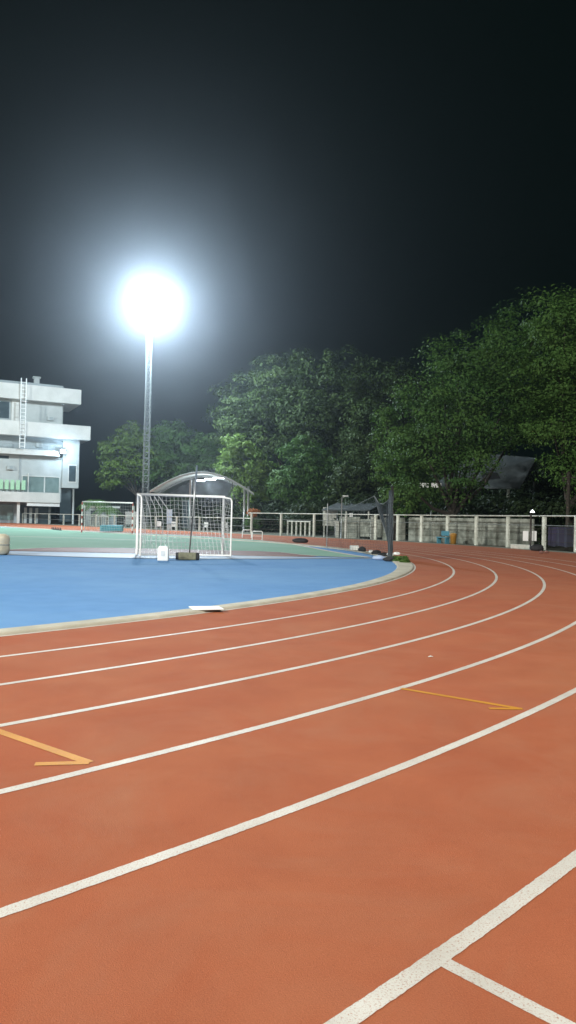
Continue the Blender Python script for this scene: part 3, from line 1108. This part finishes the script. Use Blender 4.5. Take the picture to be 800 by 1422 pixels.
# seats on the balcony
proto = None
for i in range(7):
    s_ = 8.7 + i * .82
    p_ = C0 + UL * s_ + NO * .62
    if proto is None:
        proto = empty('stadium_seat', p_ + up * 4.87, None, 'seat', rz=math.atan2(UL.y, UL.x))
        MB().box((0, .0, 1.1), (.58, .08, 1.5)).build('backrest', M['seat'], proto, bevel=.05, world=False)
        MB().box((0, -.27, .45), (.58, .45, .08)).build('seat', M['seat'], proto, bevel=.03, world=False)
        MB().box((0, -.25, .2), (.12, .12, .4)).build('pedestal', M['steel'], proto, world=False)
        o = proto
    else:
        o = copy_tree(proto)
        o.location = p_ + up * 4.87
    tag(o, 'pale green stadium seat in the row on the lower balcony of the white building', 'seat', 'green seats on the balcony')

# a low dark shed by the fence next to the building and small things along the far straight
sh = empty('low_kiosk', fpos(100, 4), 'low grey kiosk with flat roof right of the white building', 'kiosk')
for (a, b, off, z0, z1, mm, nm) in ((97, 102, 4.5, 0, 2.6, 'bgrey', 'wall'), (96.6, 102.4, 4.5, 2.6, 2.85, 'bslab', 'roof')):
    p, q = fpos(a, off), fpos(b, off)
    e = (q - p).normalized()
    c = (p + q) / 2
    MB().box((c.x, c.y, (z0 + z1) / 2), ((q - p).length, 2.4 if nm == 'wall' else 2.9, z1 - z0), ax=((e.x, e.y), (-e.y, e.x))).build(nm, M[mm], sh, bevel=.02)
p = fpos(99.5, 3.2)
e = fdir(99.5)
MB().box((p.x, p.y, 1.2), (1.0, .1, 2.0), ax=((e.x, e.y), (-e.y, e.x))).build('door', M['glass'], sh)

for i in range(6):
    x_ = 73 + i * 5.0
    g_ = Vector((-(400 - x_) / F * 72.5, 72.5 + i * -.6, .02))
    m = MB().lathe(g_, [(.13, 0), (.13, .03), (.08, .04), (.025, .28)], 10)
    tag(m.build('training_cone', M['black'], smooth=True), 'small dark training cone in the row on the far court line', 'cone', 'dark cones on the far court line')

# ------------------------------------------------------------------ floodlight tower
TB = Vector((-18.3, 95, 0))
tw = empty('floodlight_tower', TB, 'tall white lattice floodlight tower with a blazing lamp bank', 'floodlight tower')
hw0, hw1, TH = .36, .28, 26.2
cor = [(-1, -1), (1, -1), (1, 1), (-1, 1)]


def tp(ci, z):
    w_ = hw0 + (hw1 - hw0) * z / TH
    return Vector((TB.x + cor[ci][0] * w_, TB.y + cor[ci][1] * w_, z))


for ci in range(4):
    MB().tube([tp(ci, 0), tp(ci, TH)], .045, 6).build('leg', M['greypaint'], tw)  # legs coloured mid grey so the mast sinks into the lamp's glare
br = MB()
zz = 0.0
while zz < TH - 1:
    for ci in range(4):
        cj = (ci + 1) % 4
        br.tube([tp(ci, zz), tp(cj, zz + .75)], .022, 4)
        br.tube([tp(ci, zz), tp(cj, zz)], .022, 4)
    zz += .75
br.build('bracing', M['greypaint'], tw)  # bracing greyed like the legs, low contrast against the glare
MB().box((TB.x, TB.y, .25), (2, 2, .5)).build('footing', M['concrete'], tw)
# lamp bank faces the track
aim = Vector((.30, -.95, 0)).normalized()
sd = Vector((-aim.y, aim.x, 0))
HC = TB + Vector((0, 0, 28.1)) + aim * .8
fr = MB()
for zz in (-1.32, -.44, .44, 1.32):
    fr.tube([HC - sd * 1.8 + up * zz - aim * .3, HC + sd * 1.8 + up * zz - aim * .3], .06, 6)
for ss in (-1.75, 0, 1.75):
    fr.tube([HC + sd * ss - up * 2.3 - aim * .36, HC + sd * ss + up * 2.2 - aim * .36], .07, 6)
fr.tube([TB + up * 26, HC - aim * .4 - up * 1.8], .12, 6)
fr.build('lamp_frame', M['steel'], tw)
tilt = (aim - up * .35).normalized()
for j, (cnt, zz) in enumerate(((3, 1.32), (4, .44), (4, -.44), (3, -1.32))):
    for i in range(cnt):
        c = HC + sd * ((i - (cnt - 1) / 2) * .88) + up * zz
        hs = MB().tube([c - tilt * .25, c - tilt * .1, c + tilt * .18], [.14, .34, .40], 16).build('floodlight', M['steel'], tw, True)
        MB().tube([c + tilt * .185, c + tilt * .20], [.38, .38], 16).build('lens', M['lens'], hs)

# ------------------------------------------------------------------ curved shelter with lamps
cs = empty('curved_shelter', Vector((-9.8, 88, 0)), 'arched grey sheet roof shelter on steel posts behind the goal, with lit lamps', 'shelter')
ap = []
for i in range(25):
    u_ = i / 24
    ap.append((-16.1 + 12.1 * u_, 4.45 + 2.35 * (math.sin(math.pi * (.04 + .92 * u_)) - .13) / .87))
rm = MB()
for (x_, z_) in ap:
    rm.v += [(x_, 86, z_), (x_ - .5, 100, z_), (x_, 86, z_ + .09), (x_ - .5, 100, z_ + .09)]
for i in range(24):
    k_ = 4 * i
    rm.f += [(k_, k_ + 4, k_ + 5, k_ + 1), (k_ + 2, k_ + 3, k_ + 7, k_ + 6), (k_, k_ + 2, k_ + 6, k_ + 4), (k_ + 1, k_ + 5, k_ + 7, k_ + 3)]
rm.build('roof', M['canopy'], cs, True)
for yy, dx in ((86.1, 0), (93, -.25), (99.9, -.5)):
    MB().tube([(x_ + dx, yy, z_ - .09) for x_, z_ in ap], .09, 6).build('rib', M['steel'], cs)
gm = MB()
for (x_, z_) in ap:
    gm.v += [(x_ - .5, 99.7, z_ - .02), (x_ - .5, 99.7, 4.2), (x_ - .5, 99.62, z_ - .02), (x_ - .5, 99.62, 4.2)]
for i in range(24):
    k_ = 4 * i
    gm.f += [(k_, k_ + 4, k_ + 5, k_ + 1), (k_ + 2, k_ + 3, k_ + 7, k_ + 6)]
gm.build('gable_sheet', M['shed_roof'], cs)
for x_, yy in ((-11.4, 86.3), (-10.95, 86.3), (-5.1, 86.3), (-4.65, 86.3), (-13.2, 99.5), (-7.0, 99.5)):
    zt = 5.9 if x_ < -9 else 5.3
    MB().tube([(x_, yy, .03), (x_, yy, zt)], .13, 8).build('post', M['steel'], cs, True)
for x_, z_, w_ in ((-10.3, 5.85, .9), (-9.2, 6.05, 1.25), (-8.1, 6.22, 1.5)):
    MB().box((x_, 86.9, z_ + .12), (w_ + .1, .7, .1)).build('lamp_housing', M['steel'], cs)
    lm_ = MB().box((x_, 86.9, z_), (w_, .6, .13)).build('lamp', M['tube'], cs)
# spectators' chairs, boards under the shelter
wc = None
spots = [(-13.0, 84.5, .1, 'white plastic chair left under the curved shelter'), (-9.3, 84.0, -.2, 'white plastic chair by the middle shelter posts'), (-7.0, 84.3, .3, 'white plastic chair right of centre under the curved shelter'), (-14.6, 84.2, .2, 'leftmost white plastic chair in front of the curved shelter')]
for x_, y_, rz_, lab in spots:
    if wc is None:
        wc = empty('plastic_chair', (x_, y_, .03), None, 'chair', rz=rz_)
        MB().box((0, 0, .44), (.5, .48, .05)).build('seat', M['white'], wc, bevel=.01, world=False)
        MB().box((0, .24, .72), (.5, .05, .52)).build('backrest', M['white'], wc, bevel=.02, world=False)
        for a in (-1, 1):
            for b in (-1, 1):
                MB().tube([(a * .24, b * .22, 0), (a * .21, b * .2, .43)], .025, 6).build('leg', M['white'], wc, world=False)
            MB().box((a * .26, 0, .66), (.05, .42, .04)).build('armrest', M['white'], wc, world=False)
        o = wc
    else:
        o = copy_tree(wc)
        o.location = (x_, y_, .03)
        o.rotation_euler = (0, 0, rz_)
    tag(o, lab, 'chair', 'white chairs under the shelter')
nb = empty('notice_board', (-13.6, 85.2, 0), 'pale blue upright board under the left half of the curved shelter', 'board')
MB().box((-13.6, 85.2, 1.55), (.62, .06, 1.7)).build('panel', M['pale'], nb, bevel=.01)
MB().box((-13.6, 85.2, .35), (.5, .4, .64)).build('stand', M['steel'], nb, bevel=.02)
dc = empty('steel_cabinet', (-12.2, 88.5, 0), 'dark green steel cabinet standing under the curved shelter', 'cabinet')
MB().box((-12.2, 88.5, 1.9), (.75, .6, 3.4)).build('body', M['green_glass'], dc, bevel=.03)
MB().box((-12.2, 88.19, 1.9), (.68, .02, 3.2)).build('door', M['glass'], dc)
MB().box((-12.45, 88.17, 1.9), (.04, .03, .2)).build('handle', M['steel'], dc)
gb = empty('grey_panel', (-22.1, 91.5, 0), 'grey blue upright panel left of the floodlight tower foot', 'panel')
p = fpos(84.5, 1.0)
e = fdir(84.5)
gb.location = p
MB().box((p.x, p.y, 1.25), (3.0, .1, 1.7), ax=((e.x, e.y), (-e.y, e.x))).build('sheet', M['bgrey'], gb)
for s_ in (-1.4, 0, 1.4):
    MB().box((p.x + e.x * s_ - e.y * .1, p.y + e.y * s_ + e.x * .1, 1.05), (.08, .08, 2.05)).build('post', M['steel'], gb)

# small white hurdles by the far lane
hp = None
for x_, y_, rz_, lab in ((-2.15, 52.9, .1, 'small white hurdle frame at the edge of the green court'), (-3.2, 58.5, .0, 'white hurdle frame half hidden behind the nearer hurdle')):
    if hp is None:
        hp = empty('hurdle', (x_, y_, .02), None, 'hurdle', 'white hurdles by the far lane', rz=rz_)
        MB().tube([(-.36, 0, 0), (-.36, 0, .56), (-.30, 0, .62), (.30, 0, .62), (.36, 0, .56), (.36, 0, 0)], .032, 8).build('frame', M['white'], hp, True, world=False)
        MB().tube([(-.36, 0, .28), (.36, 0, .28)], .018, 6).build('crossbar', M['white'], hp, world=False)
        for a in (-.36, .36):
            MB().tube([(a, .0, .03), (a, .5, .03)], .03, 6).build('foot', M['white'], hp, world=False)
        o = hp
    else:
        o = copy_tree(hp)
        o.location = (x_, y_, .02)
    tag(o, lab, 'hurdle')

# dark crawler lump at the court edge
g_ = gp(418, 754)
lump('sports_bag', (g_.x, g_.y, .02), (1.0, .5, .28), M['black'], 'dark flat bag at the far edge of the green court', 'bag', 77)

# ------------------------------------------------------------------ low shed and sign behind the fence, centre
sd_ = empty('open_shed', fpos(46, 5), 'low open shed with dark sheet roof behind the fence, left of the net pole', 'shed')
a_, b_ = at(458, 705, 70), at(524, 702, 67)
e = Vector((b_.x - a_.x, b_.y - a_.y, 0)).normalized()
c = (a_ + b_) / 2
L_ = (Vector((b_.x - a_.x, b_.y - a_.y, 0))).length
rm = MB()
pn = Vector((-e.y, e.x, 0))
for s_ in (-L_ / 2, L_ / 2):
    for w_, z_ in ((-1.4, 2.45), (1.2, 3.15)):
        q = Vector((c.x, c.y, 0)) + e * s_ + pn * w_
        rm.v += [(q.x, q.y, z_), (q.x, q.y, z_ + .08)]
rm.f += [(0, 2, 6, 4), (1, 5, 7, 3), (0, 1, 3, 2), (4, 6, 7, 5), (0, 4, 5, 1), (2, 3, 7, 6)]
rm.build('roof', M['dimmed_roof'], sd_)
for s_ in (-L_ / 2 + .2, 0, L_ / 2 - .2):
    for w_ in (-1.2, 1.0):
        q = Vector((c.x, c.y, 0)) + e * s_ + pn * w_
        MB().box((q.x, q.y, 1.22), (.12, .12, 2.44)).build('post', M['offwhite'] if w_ < 0 else M['steel'], sd_)
q = Vector((c.x, c.y, 0)) + e * .6 + pn * -1.3
MB().box((q.x, q.y, 1.75), (.30, .06, 1.0)).build('sign_panel', M['white'], sd_)

sg = empty('white_sign', fpos(51.2, 3), 'large pale blank sign board behind the fence below the green trees', 'sign')
p = fpos(51.0, 3)
MB().box((p.x, p.y, 1.9), (1.3, .1, 1.75), rz=.1).build('board', M['offwhite'], sg, bevel=.01)
for s_ in (-.5, .5):
    MB().box((p.x + s_, p.y + .1, 1.0), (.1, .08, 2.0)).build('post', M['steel'], sg)

lp = empty('street_lamp', fpos(47.5, 1), 'thin grey street lamp with a small white head above the shed', 'street lamp')
p = fpos(47.3, .8)
lp.location = p
MB().tube([p, p + up * 3.6], .05, 8).build('pole', M['steel'], lp, True)
MB().tube([p + up * 3.55, p + up * 3.7 + Vector((.35, -.1, 0))], .03, 6).build('arm', M['steel'], lp, True)
MB().box((p.x + .3, p.y - .1, 3.72), (.5, .18, .08)).build('head', M['white'], lp, bevel=.02)

# white upright stones / barriers behind the fence
for i, (d, off, w_, h_, lab) in enumerate(((48.6, 1.6, .30, 1.5, 'pale upright marker post left of the shed, behind the fence'), (44.2, 1.4, .26, 1.9, 'pale upright marker post in front of the shed wall'))):
    p = fpos(d, off)
    o = MB().box((p.x, p.y, h_ / 2), (w_, .2, h_)).box((p.x, p.y, h_ + .03), (w_ + .08, .28, .06)).build('marker_post', M['offwhite'], bevel=.02)
    tag(o, lab, 'post')

# ------------------------------------------------------------------ right hand shelter under the trees
rs = empty('sheet_roof_shelter', Vector((17.5, 66, 0)), 'old grey sheet metal gable shelter under the trees behind the fence', 'shelter')
# ridge runs away from the track; gable end towards us
rm = MB()
e1, e2, e3 = at(600, 677, 66), at(722, 677, 63), at(745, 636, 64)
e4 = at(655, 628, 67)
for q in (e1, e2, e3, e4):
    rm.v += [tuple(q), (q.x, q.y, q.z - .1)]
rm.f += [(0, 2, 4, 6), (7, 5, 3, 1), (0, 1, 3, 2), (2, 3, 5, 4), (4, 5, 7, 6), (6, 7, 1, 0)]
rm.build('roof_slope', M['shed_roof'], rs)
rm = MB()
b1, b2 = at(640, 628, 69), at(752, 636, 66)
for q in (e4 + up * .01, e3 + up * .01, Vector((e3.x + 1.5, e3.y + 6, e3.z - 1.6)), Vector((e4.x + 1, e4.y + 6, e4.z - 1.6))):
    rm.v += [tuple(q), (q.x, q.y, q.z - .1)]
rm.f += [(0, 2, 4, 6), (7, 5, 3, 1), (0, 1, 3, 2), (2, 3, 5, 4), (4, 5, 7, 6), (6, 7, 1, 0)]
rm.build('roof_slope', M['shed_roof'], rs)
def on_roof(x, y, lift=.04):
    nrm = (e2 - e1).cross(e3 - e1).normalized()
    o_ = Vector((0, 0, CAMH))
    d_ = (at(x, y, 60) - o_).normalized()
    h_ = o_ + d_ * ((e1 - o_).dot(nrm) / d_.dot(nrm))
    return h_ - d_ * lift


sk = [on_roof(*q_) for q_ in ((668, 657), (690, 656), (695, 664), (671, 666))]
MB().add(sk + [q_ - up * .03 for q_ in sk], [(0, 1, 2, 3), (7, 6, 5, 4), (0, 4, 5, 1), (1, 5, 6, 2), (2, 6, 7, 3), (3, 7, 4, 0)]).build('roof_opening', M['black'], rs)
for x_, y_ in ((600, 66), (650, 65.5), (706, 63.6), (742, 66)):
    q = at(x_, 678, y_)
    MB().tube([(q.x, q.y, 0), (q.x, q.y, q.z - .12 if x_ != 742 else q.z + .6)], .13, 8).build('post', M['postwhite'] if x_ == 706 else M['steel'], rs, True)
for z_ in (1.1, 2.0, 2.9):
    a, b = at(640, 700, 65.2), at(720, 700, 63.6)
    MB().tube([(a.x, a.y, z_), (b.x, b.y, z_)], .05, 6).build('beam', M['darksteel'], rs)
for x0_, x1_ in ((583, 595), (599, 613)):
    a, b = at(x0_, 677, 58.4), at(x1_, 671, 58.4)
    MB().box(((a.x + b.x) / 2, 58.4, (a.z + b.z) / 2), (b.x - a.x, .08, b.z - a.z)).build('eave_board', M['white'], rs)

# lamp post, white boards, bench, shoes at the fence
lpo = empty('small_lamp_post', fpos(21.0, -.3), 'dark thin lamp post with a small lit white lamp at the right of the fence', 'lamp post')
p = at(736.5, 763, 45.2)
p = Vector((p.x, p.y, 0.03))
lpo.location = p
MB().tube([p, p + up * 2.3], .055, 8).build('pole', M['darksteel'], lpo, True)
q = at(739.5, 709, 45.0)
MB().tube([p + up * 2.28, Vector((q.x, q.y, q.z + .05))], .03, 6).build('arm', M['darksteel'], lpo)
m = MB().lathe((q.x, q.y, q.z - .12), [(.15, 0), (.12, .05), (.04, .15), (.02, .17)], 12)
m.build('lamp_shade', M['smalllamp'], lpo, True)
for x0_, x1_, lab in ((725.5, 734.5, 'white rectangular board on the fence, left of the lamp post'), (738, 746, 'white rectangular board on the fence, right of the lamp post')):
    a, b = at(x0_, 751, 45.6), at(x1_, 737.5, 45.4)
    o = MB().box(((a.x + b.x) / 2, 45.5, (a.z + b.z) / 2), (b.x - a.x, .06, b.z - a.z), rz=-.4).build('white_board', M['white'], bevel=.01)
    tag(o, lab, 'board')
a, b = at(713, 756, 46.4), at(748, 757, 44.8)
ee = Vector((b.x - a.x, b.y - a.y, 0)).normalized()
cc = (a + b) / 2
o = MB().box((cc.x, cc.y + .3, .17), ((b - a).length, .3, .28), ax=((ee.x, ee.y), (-ee.y, ee.x))).build('concrete_block', M['offwhite'], bevel=.03)
tag(o, 'low pale concrete block lying along the fence under the two white boards', 'block')
for i, (x_, y_, mm, lab) in enumerate(((718, 757.5, 'bin', 'small yellow cloth bundle at the left end of the low pale concrete block'),)):
    q = gp(x_, y_ + 5)
    lump('cloth_bundle', (q.x, q.y, .03), (.3, .22, .16), M[mm], lab, 'cloth', 60)
for i, (x_, y_, lab) in enumerate(((752, 769, 'pinkish shoe on the concrete verge, left of the pair'), (759, 768.5, 'pinkish shoe on the concrete verge, right of the pair'))):
    q = gp(x_, y_)
    lump('shoe', (q.x, q.y, .03), (.20, .32, .13), M['brown'], lab, 'shoe', 62 + i)
q = gp(748, 766)
lump('sports_bag', (q.x + .1, q.y + .5, .03), (.8, .4, .35), M['black'], 'black bag slumped beside the pinkish shoes by the fence', 'bag', 70)

ps = empty('telegraph_pole', at(787, 760, 49).xy.to_3d(), 'weathered wooden pole rising behind the fence at the right edge', 'pole')
a = at(787, 764, 47.5)
MB().tube([(a.x, a.y, 0), (a.x + .05, a.y, 5.0)], .12, 8).build('shaft', M['bark'], ps, True)
MB().tube([(a.x - .35, a.y, 4.6), (a.x + .45, a.y, 4.65)], .05, 6).build('crossarm', M['bark'], ps)

# yellow bin and blue bench by the wall
p = fpos(31.45, -.35)
yb = empty('yellow_bin', p, 'yellow plastic bin beside the blue bench at the fence', 'bin')
MB().lathe((p.x, p.y, .03), [(.19, 0), (.23, .62), (.25, .64), (.25, .68)], 16).build('body', M['bin'], yb, True)
MB().lathe((p.x, p.y, .72), [(.255, 0), (.25, .05), (.12, .10)], 16).build('lid', M['bin'], yb, True)
p = fpos(32.75, -.45)
e = fdir(32.75)
bb = empty('blue_bench', p, 'faded blue bench with backrest leaning at the fence left of the yellow bin', 'bench')
ax_ = ((e.x, e.y), (-e.y, e.x))
MB().box((p.x, p.y, .48), (1.15, .42, .07), ax=ax_).build('seat', M['bluebench'], bb, bevel=.02)
MB().box((p.x + e.y * .2, p.y - e.x * .2, .78), (.85, .05, .35), ax=ax_).build('backrest', M['bluebench'], bb, bevel=.02)
for s_ in (-.45, .45):
    MB().box((p.x + e.x * s_, p.y + e.y * s_, .24), (.08, .36, .42), ax=ax_).build('leg', M['bluebench'], bb, bevel=.01)

# ------------------------------------------------------------------ air
hz = MB().box((-15, 150, 34), (640, 535, 70)).build('haze', M['ground'])
hm, nt, n, l = new_mat('night_haze')
out = n.new('ShaderNodeOutputMaterial')
pv = n.new('ShaderNodeVolumePrincipled')
pv.inputs['Color'].default_value = (.80, .88, 1.0, 1)
pv.inputs['Density'].default_value = .00078
pv.inputs['Anisotropy'].default_value = .90
l.new(pv.outputs[0], out.inputs['Volume'])
hz.data.materials.clear()
hz.data.materials.append(hm)
tag(hz, 'thin night haze', 'haze', kind='stuff')

# ------------------------------------------------------------------ light
def lamp(name, loc, power, radius, color, aim_=None, spot=None, blend=.5):
    if spot:
        ld_ = bpy.data.lights.new(name, 'SPOT')
        ld_.spot_size = R(spot)
        ld_.spot_blend = blend
    else:
        ld_ = bpy.data.lights.new(name, 'POINT')
    ld_.energy = power
    ld_.shadow_soft_size = radius
    ld_.color = color
    o = bpy.data.objects.new(name, ld_)
    col.objects.link(o)
    o.location = loc
    if aim_ is not None:
        o.rotation_euler = (Vector(aim_) - Vector(loc)).to_track_quat('-Z', 'Y').to_euler()
    return o


lamp('tower_lamp', HC + aim * 1.6, 96000, 1.6, (.74, .90, 1.0))
lamp('floodlight_left', (-42, -12, 27), 150000, 1.2, (1.0, .98, .90), (-10, 24, 0), 84, .9)
lamp('floodlight_far_left', (-85, 45, 30), 260000, 1.4, (.93, 1.0, .97), (-38, 80, 4), 84, .9)
lamp('floodlight_behind', (8, -30, 26), 130000, 1.4, (1.0, .99, .94), (-14, 50, 2), 74, 1.0)
p_ = C0 + UL * 3.06 + NO * 2.6 + up * 11.5
lamp('wall_lamp', p_, 900, .3, (.55, .78, 1.0))
lamp('shelter_lamp', (-9.4, 88.5, 5.2), 1300, .4, (.85, .95, 1.0))

w = bpy.data.worlds.new('World')
sc.world = w
w.use_nodes = True
nt = w.node_tree
bg = nt.nodes['Background']
bg.inputs[0].default_value = (.0006, .0028, .0024, 1)
bg.inputs[1].default_value = 1.0

vs_ = sc.view_settings
vs_.view_transform = 'Standard'
vs_.look = 'None'
vs_.gamma = 1
vs_.exposure = 0
sc.cycles.use_denoising = True
sc.cycles.sample_clamp_indirect = 4
sc.cycles.max_bounces = 5
sc.cycles.diffuse_bounces = 3
sc.cycles.glossy_bounces = 2
sc.cycles.volume_bounces = 0
sc.cycles.transparent_max_bounces = 4
